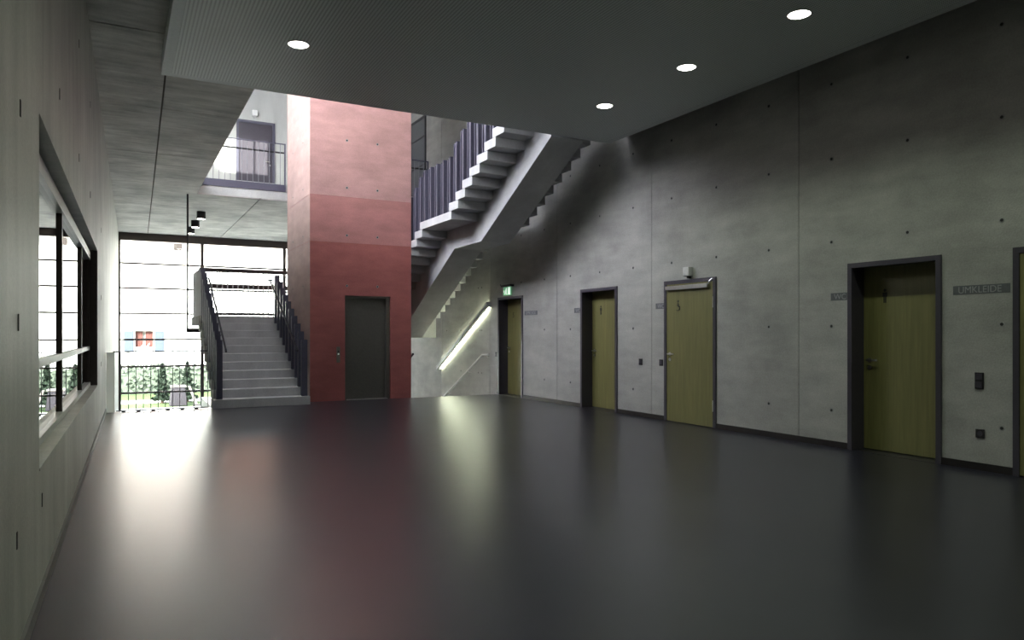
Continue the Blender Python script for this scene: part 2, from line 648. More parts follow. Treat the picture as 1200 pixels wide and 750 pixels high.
# ------------------------------------------------------------------ concrete slab with formwork fields, suspended ceiling
cl = thing('ceiling', (1, 14, SOF), 'concrete slab soffit with formwork joints', 'ceiling', kind='structure')
m = MB()
m.box(-0.75, VOIDX, -4.2, 27.3, SOF + 0.026, UP)
m.box(VOIDX, XR, -4.2, VY0, SOF + 0.026, UP)
m.box(VOIDX, XR, VY1, 27.3, SOF + 0.026, UP)
m.build('slab', 'upper', cl)
m = MB()
m.box(-0.7, VOIDX - 0.03, -4.2, 27.0, SOF + 0.021, SOF + 0.025)
m.box(VOIDX - 0.03, XR, VY1 + 0.03, 27.0, SOF + 0.021, SOF + 0.025)
m.build('joint_filler', 'filler', cl)
yj = [-4.2, -2.9, 0.06, 3.02, 5.98, 8.95, 11.93, 14.95, 17.88, 20.8, 23.8, 27.0]
for a, b in zip(yj[:-1], yj[1:]):
    a += 0.011
    b -= 0.011
    jx = lambda y: 0.33 + 0.0185 * y
    m = MB()
    v = [(LW(a), a), (jx(a) - 0.012, a), (jx(b) - 0.012, b), (LW(b), b)]
    m.poly([(x, y, SOF) for x, y in v] + [(x, y, SOF + 0.028) for x, y in v], [(3, 2, 1, 0), (4, 5, 6, 7), (0, 1, 5, 4), (1, 2, 6, 5), (2, 3, 7, 6), (3, 0, 4, 7)])
    m.build('panel', 'soffit', cl)
    if b > VY0:
        m = MB()
        v = [(jx(a) + 0.012, a), (VOIDX, a), (VOIDX, b), (jx(b) + 0.012, b)]
        m.poly([(x, y, SOF) for x, y in v] + [(x, y, SOF + 0.028) for x, y in v], [(3, 2, 1, 0), (4, 5, 6, 7), (0, 1, 5, 4), (1, 2, 6, 5), (2, 3, 7, 6), (3, 0, 4, 7)])
        m.build('panel', 'soffit', cl)
    if b > VY1 + 0.3:
        for xa, xb in ((VOIDX + 0.0, 3.05), (3.074, 5.2), (5.224, XR)):
            m = MB()
            m.box(xa, xb, max(a, VY1), b, SOF, SOF + 0.028)
            m.build('panel', 'soffit', cl)

PZ = 4.50
PX0, PX1, PY1 = 0.445, 7.11, 9.76
sc = thing('ceiling_suspended', (3.8, 3, PZ), 'grey perforated metal suspended ceiling with round downlights', 'ceiling', kind='structure')
MB().box(PX0 + 0.11, PX1 - 0.11, -4.2, PY1 - 0.11, PZ, PZ + 0.03).build('perforated_field', 'perf', sc)
m = MB()
m.box(PX0, PX0 + 0.108, -4.2, PY1, PZ, PZ + 0.2)
m.box(PX1 - 0.108, PX1, -4.2, PY1, PZ, PZ + 0.2)
m.box(PX0 + 0.108, PX1 - 0.108, PY1 - 0.108, PY1, PZ, PZ + 0.2)
m.build('border', 'ceil_border', sc)


def downlight(x, y, label):
    t = thing('downlight', (x, y, PZ), label, 'downlight', 'round downlights in the suspended ceiling')
    MB().lathe((x, y, PZ), [(0.125, 0.0), (0.125, -0.006), (0.108, -0.008), (0.104, -0.002)], 'z', 28).build('trim_ring', 'alu', t)
    MB().lathe((x, y, PZ), [(0.102, -0.0035), (0.098, -0.0055)], 'z', 28).build('lens', 'lamp', t)
    l = bpy.data.lights.new('downlight_beam', 'SPOT')
    l.energy = 52
    l.spot_size = math.radians(124)
    l.spot_blend = 0.55
    l.shadow_soft_size = 0.09
    l.color = (0.86, 1.0, 0.80)
    lo = bpy.data.objects.new('downlight_beam', l)
    C.objects.link(lo)
    lo.parent = t
    lo.location = (0, 0, -0.03)


dl = {(5.88, 8.18): 'lit downlight nearest the ceiling corner above the folded stair',
      (5.88, 6.54): 'lit downlight in the middle of the three beside the concrete wall',
      (5.88, 4.93): 'lit downlight nearest the top right corner by the concrete wall',
      (1.71, 8.03): 'lit downlight alone on the left of the grey ceiling'}
for (x, y), lb in dl.items():
    downlight(x, y, lb)
for y in (3.3, 1.65, 0.0, -1.65):
    downlight(5.88, y, 'lit downlight of the right hand row behind the viewer')
for y in (6.38, 4.75, 3.1, 1.45, -0.2, -1.85):
    downlight(1.71, y, 'lit downlight of the left hand row above the viewer')

# ------------------------------------------------------------------ upper storey shell
m = MB()
m.box(-0.75, XR, 21.1, 21.4, UP, ROOF)
tag(m.build('wall_upper_back', 'upper'), 'pale wall of the upper gallery behind the railing', 'wall', kind='structure')
m = MB()
m.box(-0.75, XR, 5.7, 6.0, UP, ROOF)
tag(m.build('wall_upper_front', 'upper'), 'upper storey wall above the suspended ceiling', 'wall', kind='structure')
SY0, SY1 = 17.27, 18.80
xe = lambda y: 0.78 + (y - SY0) * 0.745          # right edge of the clear rooflight, cut along the sun
m = MB()
m.box(-0.8, XR + 0.45, 5.7, 10.0, ROOF, ROOF + 0.3)
m.box(-0.8, 1.9, 10.0, SY0, ROOF, ROOF + 0.3)
m.box(5.3, XR + 0.45, 10.0, SY0, ROOF, ROOF + 0.3)
m.box(1.9, 5.3, 15.3, SY0, ROOF, ROOF + 0.3)
v = [(xe(SY0), SY0), (XR + 0.45, SY0), (XR + 0.45, SY1), (xe(SY1), SY1)]
m.poly([(x, y, ROOF) for x, y in v] + [(x, y, ROOF + 0.3) for x, y in v], [(3, 2, 1, 0), (4, 5, 6, 7), (0, 1, 5, 4), (1, 2, 6, 5), (2, 3, 7, 6), (3, 0, 4, 7)])
m.box(-0.8, -0.45, SY0, SY1, ROOF, ROOF + 0.3)
m.box(-0.8, XR + 0.45, SY1, 27.3, ROOF, ROOF + 0.3)
tag(m.build('roof', 'upper'), 'flat roof slab with rooflights over the stair void', 'roof', kind='structure')
w3 = thing('added_rooflight', (3.6, 12.6, ROOF), 'unseen rooflight added over the stair void, closed by an opal panel', 'window', kind='structure')
MB().box(1.85, 5.35, 9.95, 15.35, ROOF + 0.3, ROOF + 0.34).build('opal_sun_stop', 'opal', w3)  # opaque panel, added to keep direct sun out of the void
w4 = thing('window_4', (0.8, 18.0, ROOF), 'clear rooflight with a bar above the gallery', 'window', kind='structure')
MB().box(-0.5, 2.0, SY0 - 0.05, SY1 + 0.05, ROOF + 0.3, ROOF + 0.31).build('pane', 'glass', w4)
v = [(xe(SY0) - 0.38, SY0), (xe(SY0) - 0.32, SY0), (xe(SY1) - 0.32, SY1), (xe(SY1) - 0.38, SY1)]
MB().poly([(x, y, ROOF + 0.24) for x, y in v] + [(x, y, ROOF + 0.29) for x, y in v],
          [(3, 2, 1, 0), (4, 5, 6, 7), (0, 1, 5, 4), (1, 2, 6, 5), (2, 3, 7, 6), (3, 0, 4, 7)]).build('bar', 'frame', w4)
w5 = thing('window_5', (LW(14.5), 14.5, 5.9), 'unseen upper side window left of the void, frosting added to diffuse the sun', 'window', kind='structure')
for i in range(4):
    a = 9.1 + 1.9 * i
    MB().shear(-0.24, -0.23, a + 0.03, a + 1.87, 5.95, 8.35).build('pane', 'frost', w5)  # unseen panes, frosting added to hold back direct sun
    MB().shear(-0.27, -0.20, a - 0.03, a + 0.03, 5.9, 8.4).build('mullion', 'brown', w5)

# ------------------------------------------------------------------ glazed facade
w1 = thing('window_1', (3.7, FAC, -1.76), 'tall glazed end facade with thin dark transoms', 'window', kind='structure')
MB().box(-0.05, XR, FAC - 0.08, FAC + 0.08, 4.45, SOF - 0.002).build('head_beam', 'brown', w1)
MB().box(-0.05, XR, FAC - 0.06, FAC + 0.06, -1.76, -1.66).build('sill_beam', 'brown', w1)
ZT = [3.70, 2.886, 2.048, 1.182, 0.288, -0.578]
for z in ZT:
    MB().box(-0.03, XR, FAC - 0.035, FAC + 0.035, z - 0.03, z + 0.03).build('transom', 'brown', w1)
XM = [-0.02, 2.50, 5.24, 7.52]
for x in XM:
    MB().box(x - 0.05, x + 0.05, FAC - 0.07, FAC + 0.05, -1.70, 4.46).build('mullion', 'brown', w1)
zz = [4.45] + ZT + [-1.66]
for a, b in zip(XM[:-1], XM[1:]):
    for z1, z0 in zip(zz[:-1], zz[1:]):
        MB().box(a + 0.03, b - 0.03, FAC - 0.006, FAC + 0.006, z0 + 0.025, z1 - 0.025).build('pane', 'glass', w1)

# ------------------------------------------------------------------ red lift tower
tw = thing('lift_tower', (4.42, 15.8, 0), 'red pigmented concrete lift shaft between the two stairs', 'tower')
TX0, TX1, TY0, TY1 = 3.35, 5.49, 14.68, 16.9
EX0, EX1, EZ = 4.06, 5.03, 2.15
m = MB()
m.box(TX0, EX0, TY0, TY1, 0, EZ)
m.box(EX1, TX1, TY0, TY1, 0, EZ)
m.box(EX0, EX1, TY0 + 0.35, TY1, 0, EZ)
m.box(TX0, TX1, TY0, TY1, EZ, 3.222)
m.box(TX0, TX1, TY0, TY1, -1.76, -0.36)
m.build('shaft_section', 'red', tw, 0)
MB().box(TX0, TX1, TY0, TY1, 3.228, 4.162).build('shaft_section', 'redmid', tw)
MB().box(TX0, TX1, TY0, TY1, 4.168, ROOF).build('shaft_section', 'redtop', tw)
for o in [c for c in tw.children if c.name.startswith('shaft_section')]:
    o.data.materials.append(M['redside'])                  # left face gets a paler, pinker colour than the front
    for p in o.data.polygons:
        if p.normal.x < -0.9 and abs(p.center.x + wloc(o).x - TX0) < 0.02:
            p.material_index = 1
MB().box(TX0 + 0.006, TX1 - 0.006, TY0 + 0.006, TY1 - 0.006, 3.2, 4.2).build('joint_core', 'red', tw)
for x in (4.10, 4.745):
    for z in (2.348, 3.38, 4.356, 5.325, 6.3, 7.3):
        tie((x, TY0, z), 'y', -1, tw)
for y in (15.3, 16.3):
    for z in (2.348, 3.38, 4.356, 5.325):
        tie((TX0, y, z), 'x', -1.0001, tw)
m = MB()
m.box(EX0, EX0 + 0.045, TY0 + 0.03, TY0 + 0.16, 0, EZ)
m.box(EX1 - 0.085, EX1 - 0.03, TY0 + 0.03, TY0 + 0.16, 0, EZ)
m.box(EX1 - 0.03, EX1, TY0 + 0.05, TY0 + 0.16, 0, EZ)
m.box(EX0 + 0.045, EX1 - 0.085, TY0 + 0.03, TY0 + 0.16, EZ - 0.05, EZ)
m.build('door_frame', 'lift', tw)
for a, b, dy in ((EX0 + 0.045, 4.50, 0.10), (4.495, EX1 - 0.085, 0.125)):
    MB().box(a, b, TY0 + dy, TY0 + dy + 0.02, 0.012, EZ - 0.05).build('door_leaf', 'lift', tw)
MB().box(EX0 + 0.03, EX1 - 0.06, TY0 + 0.0, TY0 + 0.2, 0.0, 0.014).build('threshold', 'alu', tw)
cp = MB().box(3.885, 3.955, TY0 - 0.012, TY0, 0.78, 1.10).build('call_panel', 'lift', tw)
MB().box(3.907, 3.933, TY0 - 0.016, TY0 - 0.012, 0.94, 0.965).build('call_button', 'exitwhite', cp)
MB().box(3.907, 3.933, TY0 - 0.016, TY0 - 0.012, 0.99, 1.02).build('display', 'black', cp)

# ------------------------------------------------------------------ first flight, landing, second flight
F1X0, F1X1 = 1.53, 3.23
F1Y = 14.17
st1 = thing('concrete_staircase', (2.4, F1Y, 0), 'straight grey concrete stair rising from the floor towards the glazing', 'stair')
MB().box(F1X0 - 0.03, F1X1 + 0.01, F1Y, F1Y + DEP, 0, RISE).build('tread', 'tread', st1, 0.006)
for j in range(2, 11):
    y = F1Y + GO * (j - 1)
    MB().box(F1X0, F1X1, y, y + DEP, RISE * j - 0.17, RISE * j).build('tread', 'tread', st1, 0.006)
MB().prism_x([(14.45, 0.0), (14.75, 0.29), (17.42, 1.69), (17.42, 1.12), (15.35, 0.0)], 2.12, 2.64).build('stringer', 'stair', st1)

ld = thing('stair_landing', (3.5, 18.2, 1.27), 'half landing slab joining the two concrete stairs behind the lift shaft', 'landing')
m = MB()
m.box(F1X0, F1X1, F1Y + 10 * GO, 17.43, 1.60, 1.76)
m.box(F1X0, 7.2, 17.43, 19.05, 1.56, 1.76)
m.build('slab', 'tread', ld)
MB().box(5.5, 7.2, 17.43, 19.05, 1.27, 1.56).build('edge_beam', 'stair', ld)
MB().tube([(1.43, 18.9, 1.40), (1.43, 18.9, SOF)], 0.022, 10).build('hanger_rod', 'black', ld)
MB().box(1.405, 1.75, 18.86, 18.94, 1.40, 1.50).build('bracket', 'black', ld)

X2A, X2B = 5.5, 7.2
st2 = thing('folded_staircase', (6.35, 14, 1.76), 'concrete stair of cantilevered treads climbing over the hall beside the right wall', 'stair')


def back_y(k):
    return 10.74 + GO * (18 - k) if k >= 12 else 14.08 + GO * (11 - k)


for k in range(1, 21):
    y0 = back_y(k)
    y1 = 14.195 if k == 12 else y0 + DEP
    z1 = 1.76 + RISE * k
    MB().box(X2A, X2B, y0, y1, z1 - TH, z1).build('tread', 'tread', st2, 0.005)
MB().prism_x([(9.88, 5.08), (12.57, 3.655), (13.775, 3.655), (17.43, 1.745), (17.43, 1.27), (17.10, 1.27), (13.68, 3.115), (12.43, 3.125), (9.88, 4.517)],
             6.06, 6.68).build('stringer', 'stair', st2)

# flight down to the lower level
st3 = thing('basement_staircase', (6.4, 14.62, -1.76), 'concrete stair going down beside the glowing wall lamp', 'stair')
for j in range(1, 11):
    y = 14.62 + GO * (j - 1)
    MB().box(5.52, XR - 0.02, y, y + DEP, -RISE * j - 0.14, -RISE * j).build('tread', 'tread', st3)
MB().prism_x([(14.63, -0.36), (14.63, -0.55), (17.7, -1.76), (18.1, -1.76), (17.6, -1.72)], 6.2, 6.9).build('stringer', 'stair', st3)


def slat(x0, x1, y, z0, z1, par, t=0.05):
    MB().box(x0, x1, y - t / 2, y + t / 2, z0, z1).build('slat', 'slat', par)


for xa, xb, side, hx in ((1.555, 1.665, 'left', 1.735), (3.095, 3.205, 'right', 3.03)):
    b = thing('stair_balustrade', ((xa + xb) / 2, 15.8, 0.16),
              {'left': 'dark slatted balustrade on the open left side of the straight stair',
               'right': 'dark slatted balustrade of the straight stair beside the red shaft'}[side], 'balustrade')
    for j in range(1, 11):
        y = F1Y + GO * (j - 1)
        slat(xa, xb, y + 0.10, RISE * j, RISE * j + 1.09, b)
        slat(xa + 0.02, xb - 0.02, y + 0.2525, RISE * j, RISE * j + 1.07, b, 0.03)
    m = MB()
    m.tube([(hx, 14.32, 1.03), (hx, 14.36, 1.075), (hx, 17.22, 2.576), (hx, 17.34, 2.60), (hx + (0.07 if side == 'right' else -0.07), 17.36, 2.60)], 0.019, 10)
    m.build('handrail', 'black', b, smooth=False)
    for yy in (14.9, 16.1, 17.1):
        zc = 1.075 + (yy - 14.36) * 0.525
        xe = xa if side == 'right' else xb
        MB().tube([(hx, yy, zc - 0.01), (xe, yy, zc - 0.05)], 0.008, 6).build('rail_bracket', 'black', b)

b = thing('stair_balustrade', (1.61, 18.1, 1.76), 'dark slatted side screen of the half landing', 'balustrade')
for i in range(11):
    slat(1.555, 1.665, 17.27 + 0.165 * i, 1.76, 2.81, b)
b = thing('landing_railing', (3.5, 18.95, 1.76), 'railing across the far side of the half landing before the glazing', 'railing')
MB().box(1.68, 7.15, 18.92, 18.99, 2.87, 2.965).build('top_rail', 'brown', b)
MB().box(1.68, 7.15, 18.97, 19.01, 2.47, 2.585).build('handrail', 'brown', b)
MB().box(1.68, 7.15, 18.93, 18.97, 1.84, 1.885).build('bottom_rail', 'brown', b)
for i in range(46):
    x = 1.73 + 0.12 * i
    MB().box(x - 0.012, x + 0.012, 18.93, 18.955, 1.76, 2.87).build('baluster', 'whitep', b)

b = thing('stair_balustrade', (5.56, 13, 1.76), 'dark slatted balustrade stepping up the left edge of the cantilevered stair', 'balustrade')
for k in range(1, 21):
    z1 = 1.76 + RISE * k
    if k == 12:
        for i in range(5):
            slat(5.505, 5.615, 12.66 + 0.32 * i, z1, z1 + 1.04, b, 0.06)
            slat(5.535, 5.585, 12.82 + 0.32 * i, z1, z1 + 1.03, b, 0.03)
    else:
        slat(5.505, 5.615, back_y(k) + 0.10, z1, z1 + 1.10, b, 0.075)
        slat(5.53, 5.60, back_y(k) + 0.2525, z1, z1 + 1.09, b, 0.03)


b = thing('stair_balustrade', (7.14, 13, 1.76), 'dark slatted balustrade on the wall side of the cantilevered stair', 'balustrade')
for k in range(1, 21):
    z1 = 1.76 + RISE * k
    if k == 12:
        for i in range(10):
            slat(7.085, 7.195, 12.60 + 0.155 * i, z1, z1 + 1.04, b, 0.06)
    else:
        slat(7.085, 7.195, back_y(k) + 0.06, z1, z1 + 1.10, b, 0.10)
        slat(7.085, 7.195, back_y(k) + 0.21, z1, z1 + 1.10, b, 0.10)


def gallery_rail(x0, x1, label):
    b = thing('gallery_railing', ((x0 + x1) / 2, VY1, 4.93), label, 'railing')
    MB().box(x0, x1, VY1 - 0.03, VY1, 4.93, 5.10).build('fascia_plate', 'slat', b)
    MB().box(x0, x1, VY1 - 0.03, VY1 - 0.005, 6.11, 6.135).build('top_rail', 'slat', b)
    MB().tube([(x0, VY1 + 0.05, 5.92), (x1, VY1 + 0.05, 5.92)], 0.021, 8).build('handrail', 'black', b)
    n = int((x1 - x0) / 0.13)
    for i in range(n):
        x = x0 + 0.08 + 0.13 * i
        MB().box(x - 0.006, x + 0.006, VY1 - 0.026, VY1 - 0.008, 5.10, 6.115).build('baluster', 'midgrey', b)
    MB().box(x1 - 0.03, x1, VY1 - 0.04, VY1, 4.93, 6.135).build('post', 'slat', b)
    return b


gallery_rail(VOIDX + 0.02, 3.67, 'thin barred gallery railing above the glazing, left of the red shaft')
gallery_rail(5.6, XR - 0.02, 'thin barred gallery railing glimpsed right of the red shaft')

# railing at the edge of the hall floor
b = thing('edge_railing', (0.7, 14.34, 0), 'thin barred railing at the floor edge left of the straight stair', 'railing')
MB().box(-0.055, 1.42, 14.33, 14.345, 1.04, 1.062).build('top_rail', 'slat', b)
MB().box(-0.05, 1.46, 14.325, 14.355, 0.012, 0.03).build('bottom_rail', 'slat', b)
for i in range(13):
    x = 0.02 + 0.117 * i
    MB().box(x - 0.006, x + 0.006, 14.33, 14.345, 0.03, 1.05).build('baluster', 'midgrey', b)
for i in range(6):
    x = 0.06 + 0.234 * i
    MB().box(x - 0.03, x + 0.03, 14.31, 14.37, 0, 0.02).build('foot', 'black', b)
m = MB()
m.poly([(-0.20, 14.33, 0), (-0.075, 14.33, 0), (-0.075, 14.33, 1.04), (-0.20, 14.33, 1.04)], [(0, 1, 2, 3)])
pn = thing('end_panel', (-0.13, 14.33, 0), 'bright frosted upright panel closing the railing against the left wall', 'panel')
gp = m.build('glass_pane', 'frost', pn)
mo = gp.modifiers.new('thickness', 'SOLIDIFY')
mo.thickness = 0.008
MB().box(-0.10, -0.06, 14.29, 14.37, 1.042, 1.06).build('cap', 'black', pn)

# ------------------------------------------------------------------ doors in the right wall
RD = 0.22


def pictogram(kind, y, z, x, parent):
    m = MB()
    if kind == 'five':
        text_mesh('5', 0.16, 0.001, ROT_RIGHT, (x - 0.002, y + 0.06, z - 0.07), 'number', 'picto', parent)
        return
    m.lathe((x, y, z + 0.075), [(0.022, 0), (0.022, -0.003)], 'x', 14)
    if kind == 'man':
        m.box(x - 0.003, x, y - 0.036, y + 0.036, z - 0.02, z + 0.045)
        m.box(x - 0.003, x, y - 0.022, y - 0.003, z - 0.11, z - 0.02)
        m.box(x - 0.003, x, y + 0.003, y + 0.022, z - 0.11, z - 0.02)
    else:
        m.box(x - 0.003, x, y - 0.006, y + 0.014, z - 0.03, z + 0.05)
        m.box(x - 0.003, x, y - 0.045, y + 0.0, z - 0.04, z - 0.02)
        m.box(x - 0.003, x, y - 0.055, y - 0.038, z - 0.10, z - 0.03)
        m.box(x - 0.003, x, y - 0.03, y + 0.0, z + 0.005, z + 0.02)
        ring = [(0, y + 0.01 + 0.055 * math.cos(t), z - 0.055 + 0.055 * math.sin(t)) for t in [math.radians(70 + 290 * i / 20) for i in range(17)]]
        m.tube([(x - 0.002, b_, c_) for a_, b_, c_ in ring], 0.007, 6)
    m.v = [(vx, y + (vy - y) * 0.78, z + (vz - z) * 0.78) for vx, vy, vz in m.v]
    m.build('pictogram', 'picto', parent)


def door(n, y0, y1, recessed, label, picto=None, closer=False):
    t = thing('door_%d' % n, (XR, (y0 + y1) / 2, 0), label, 'door', kind='structure')
    fw = 0.055
    m = MB()
    m.box(XR - 0.022, XR + 0.03, y0, y0 + fw, 0, DTOP)
    m.box(XR - 0.022, XR + 0.03, y1 - fw, y1, 0, DTOP)
    m.box(XR - 0.022, XR + 0.03, y0 + fw, y1 - fw, DTOP - fw, DTOP)
    m.build('frame', 'frame', t)
    dp = RD if recessed else 0.0
    lx = XR + dp - (0.012 if not recessed else 0)
    if recessed:
        m = MB()
        m.box(XR + 0.03, XR + dp + 0.05, y0, y0 + 0.04, 0, DTOP)
        m.box(XR + 0.03, XR + dp + 0.05, y1 - 0.04, y1, 0, DTOP)
        m.box(XR + 0.03, XR + dp + 0.05, y0, y1, DTOP - 0.04, DTOP)
        m.build('reveal', 'frame', t)
        MB().box(XR - 0.02, XR + 0.45, y0, y1, -0.02, 0.003).build('threshold', 'floor', t)
    a = 0.042 if recessed else fw + 0.003
    leaf = MB().box(lx, lx + 0.045, y0 + a, y1 - a, 0.012, DTOP - a).build('leaf', 'olive', t)
    hy = y1 - a - 0.075
    hd = MB()
    hd.lathe((lx, hy, 1.05), [(0.026, 0), (0.026, -0.009), (0.011, -0.010), (0.011, -0.05)], 'x', 16)
    hd.tube([(lx - 0.05, hy + 0.008, 1.05), (lx - 0.05, hy - 0.02, 1.05), (lx - 0.05, hy - 0.125, 1.05)], 0.0105, 10)
    hd.build('handle', 'steel', leaf)
    MB().lathe((lx, hy, 0.965), [(0.026, 0), (0.026, -0.008), (0.02, -0.009)], 'x', 16).build('lock_rosette', 'steel', leaf)
    if picto:
        pictogram(picto, (y0 + y1) / 2 + 0.24, 1.80, lx, leaf)
    if closer:
        cb = MB()
        cb.box(lx - 0.05, lx, y0 + 0.13, y1 - 0.075, 2.035, 2.095)
        cb.build('door_closer', 'alu', leaf)
        cb = MB()
        cb.tube([(lx - 0.03, y0 + 0.14, 2.075), (lx - 0.06, y0 + 0.08, 2.10), (lx - 0.04, y0 + 0.03, 2.155)], 0.013, 8)
        cb.build('closer_arm', 'alu', leaf)
        for z in (1.82, 0.32):
            MB().tube([(lx - 0.008, y0 + 0.052, z - 0.08), (lx - 0.008, y0 + 0.052, z + 0.08)], 0.009, 8).build('hinge', 'alu', leaf)
    return t


door(1, 2.72, 3.82, False, 'olive door cut off by the right edge of the picture, beside the UMKLEIDE sign')
door(2, 4.51, 5.61, True, 'nearest fully seen olive door, deep set between the WC and UMKLEIDE signs', 'man')
door(3, 7.75, 8.87, False, 'flush olive door with a silver closer and wheelchair pictogram', 'wheel', True)
door(4, 10.10, 11.22, True, 'deep set olive door with a figure pictogram, left of the door with closer', 'man')
door(5, 13.42, 14.56, True, 'farthest narrow looking olive door under the green exit sign', 'five')

# wall signs, dark band with letters
for y0, y1, txt, lb in ((3.85, 4.395, 'UMKLEIDE', 'dark lettered band reading UMKLEIDE beside the nearest deep set door'),
                        (5.628, 5.85, 'WC', 'dark band reading WC left of the nearest deep set door'),
                        (8.885, 9.09, 'WC', 'dark band reading WC left of the door with closer'),
                        (11.235, 11.45, 'WC', 'dark band reading WC between the two farther deep set doors'),
                        (12.82, 13.35, 'UMKLEIDE', 'faint dark band right of the farthest olive door')):
    t = thing('lettered_sign', (XR, (y0 + y1) / 2, 1.73), lb, 'sign', 'lettered bands beside the doors')
    MB().box(XR - 0.002, XR, y0, y1, 1.755, 1.845).build('band', 'sign', t)
    if txt == 'UMKLEIDE':
        text_mesh(txt, 0.095, 0.0005, ROT_RIGHT, (XR - 0.003, y1 - 0.05, 1.768), 'letters', 'letter', t, sx=0.95)
    else:
        text_mesh(txt, 0.095, 0.0005, ROT_RIGHT, (XR - 0.003, y1 - 0.045, 1.768), 'letters', 'letter', t, sx=1.0)


def switch(y, z, h, label, n=1, cat='switch'):
    t = thing('light_switch' if cat == 'switch' else 'power_socket', (XR, y, z - h / 2), label, cat)
    MB().box(XR - 0.012, XR, y - 0.042, y + 0.042, z - h / 2, z + h / 2).build('plate', 'black', t, 0.003)
    for i in range(n):
        zc = z - h / 2 + h * (i + 0.5) / n
        if cat == 'switch':
            MB().box(XR - 0.018, XR - 0.012, y - 0.030, y + 0.030, zc - 0.030, zc + 0.030).build('rocker', 'frame', t)
        else:
            MB().lathe((XR - 0.012, y, zc), [(0.026, 0), (0.026, -0.003), (0.022, -0.002)], 'x', 16).build('insert', 'frame', t)


switch(4.134, 0.89, 0.165, 'black double light switch under the UMKLEIDE sign', 2)
switch(4.126, 0.366, 0.085, 'black socket low on the wall under the double switch', 1, 'socket')
switch(9.468, 0.902, 0.10, 'black switch on the wall, farther from the door with closer')
switch(8.955, 0.905, 0.10, 'black switch tight beside the door with closer')
switch(14.66, 0.90, 0.10, 'small black switch left of the farthest olive door')

# lamp box over door 3
t = thing('emergency_lamp', (XR, 8.30, 2.20), 'small grey lamp box above the door with closer', 'lamp')
MB().box(XR - 0.09, XR, 8.235, 8.365, 2.225, 2.36).build('housing', 'lightbar', t, 0.01)
MB().box(XR - 0.05, XR, 8.28, 8.32, 2.195, 2.225).build('bracket', 'black', t)

# exit sign over door 5
t = thing('exit_sign', (XR, 14.03, 2.24), 'green glowing exit sign with running figure above the farthest door', 'sign')
MB().box(XR - 0.10, XR, 13.82, 14.26, 2.395, 2.44).build('housing', 'black', t)
ep = MB().box(XR - 0.055, XR - 0.045, 13.86, 14.22, 2.21, 2.395).build('panel', 'green', t)
m = MB()
x = XR - 0.058
m.box(x - 0.001, x + 0.002, 13.90, 13.99, 2.225, 2.38)
m.lathe((x + 0.002, 14.075, 2.355), [(0.017, 0), (0.017, -0.003)], 'x', 12)
m.prism_x([(14.10, 2.335), (14.055, 2.335), (14.07, 2.28), (14.03, 2.225), (14.05, 2.22), (14.09, 2.265), (14.12, 2.235), (14.15, 2.235), (14.12, 2.28)], x - 0.001, x + 0.002)
m.prism_x([(14.20, 2.30), (14.165, 2.33), (14.165, 2.27)], x - 0.001, x + 0.002)
m.build('emblem', 'exitwhite', ep)

# slanted wall lamp and handrail of the stair going down
t = thing('fluorescent_lamp', (XR, 16.4, 0.46), 'long slanted fluorescent wall lamp glowing beside the stair going down', 'lamp')
A, B = Vector((0, 17.88, 0.47)), Vector((0, 14.95, 2.01))
d = (B - A).normalized()
nrm = Vector((0, -d.z, d.y)).normalized()
if nrm.z < 0:
    nrm = -nrm


def bar(x0, x1, n0, n1, s0, s1, name, mat):
    pts = [(A + d * s0 + nrm * n0), (A + d * s1 + nrm * n0), (A + d * s1 + nrm * n1), (A + d * s0 + nrm * n1)]
    return MB().prism_x([(p.y, p.z) for p in pts], x0, x1).build(name, mat, t)


Ln = (B - A).length
bar(XR - 0.115, XR - 0.05, -0.03, 0.06, 0.0, Ln, 'cover', 'silver')
bar(XR - 0.05, XR - 0.004, 0.022, 0.034, 0.03, Ln - 0.03, 'spine', 'silver')
bar(XR - 0.046, XR - 0.016, 0.036, 0.060, 0.05, Ln - 0.05, 'tube', 'tube')
bar(XR - 0.046, XR - 0.016, -0.018, 0.012, 0.05, Ln - 0.05, 'tube', 'tube')
bar(XR - 0.12, XR - 0.004, -0.04, 0.07, -0.05, 0.0, 'end_cap', 'silver')
bar(XR - 0.12, XR - 0.004, -0.04, 0.07, Ln, Ln + 0.05, 'end_cap', 'silver')
t = thing('stair_handrail', (XR - 0.06, 16.2, -0.5), 'pale round handrail on the wall under the slanted lamp', 'handrail')
MB().tube([(XR - 0.07, 14.93, 0.885), (XR - 0.07, 15.24, 0.875), (XR - 0.07, 17.42, -0.215), (XR - 0.07, 18.0, -0.52)], 0.022, 10).build('rail', 'lightbar', t)
for y, z in ((14.98, 0.88), (16.0, 0.49), (17.2, -0.11)):
    MB().tube([(XR - 0.07, y, z - 0.01), (XR - 0.07, y, z - 0.06), (XR, y, z - 0.06)], 0.008, 6).build('bracket', 'lightbar', t)
t = thing('stair_handrail', (5.56, 15.5, 0.6), 'dark handrail end peeping out beside the red shaft', 'handrail')
MB().tube([(5.56, 14.75, 0.93), (5.56, 15.2, 0.72), (5.56, 17.5, -0.45)], 0.022, 10).build('rail', 'black', t)
for y in (15.1, 16.2):
    z = 0.72 - (y - 15.2) * 0.51
    MB().tube([(5.56, y, z), (5.49, y, z - 0.05)], 0.008, 6).build('bracket', 'black', t)

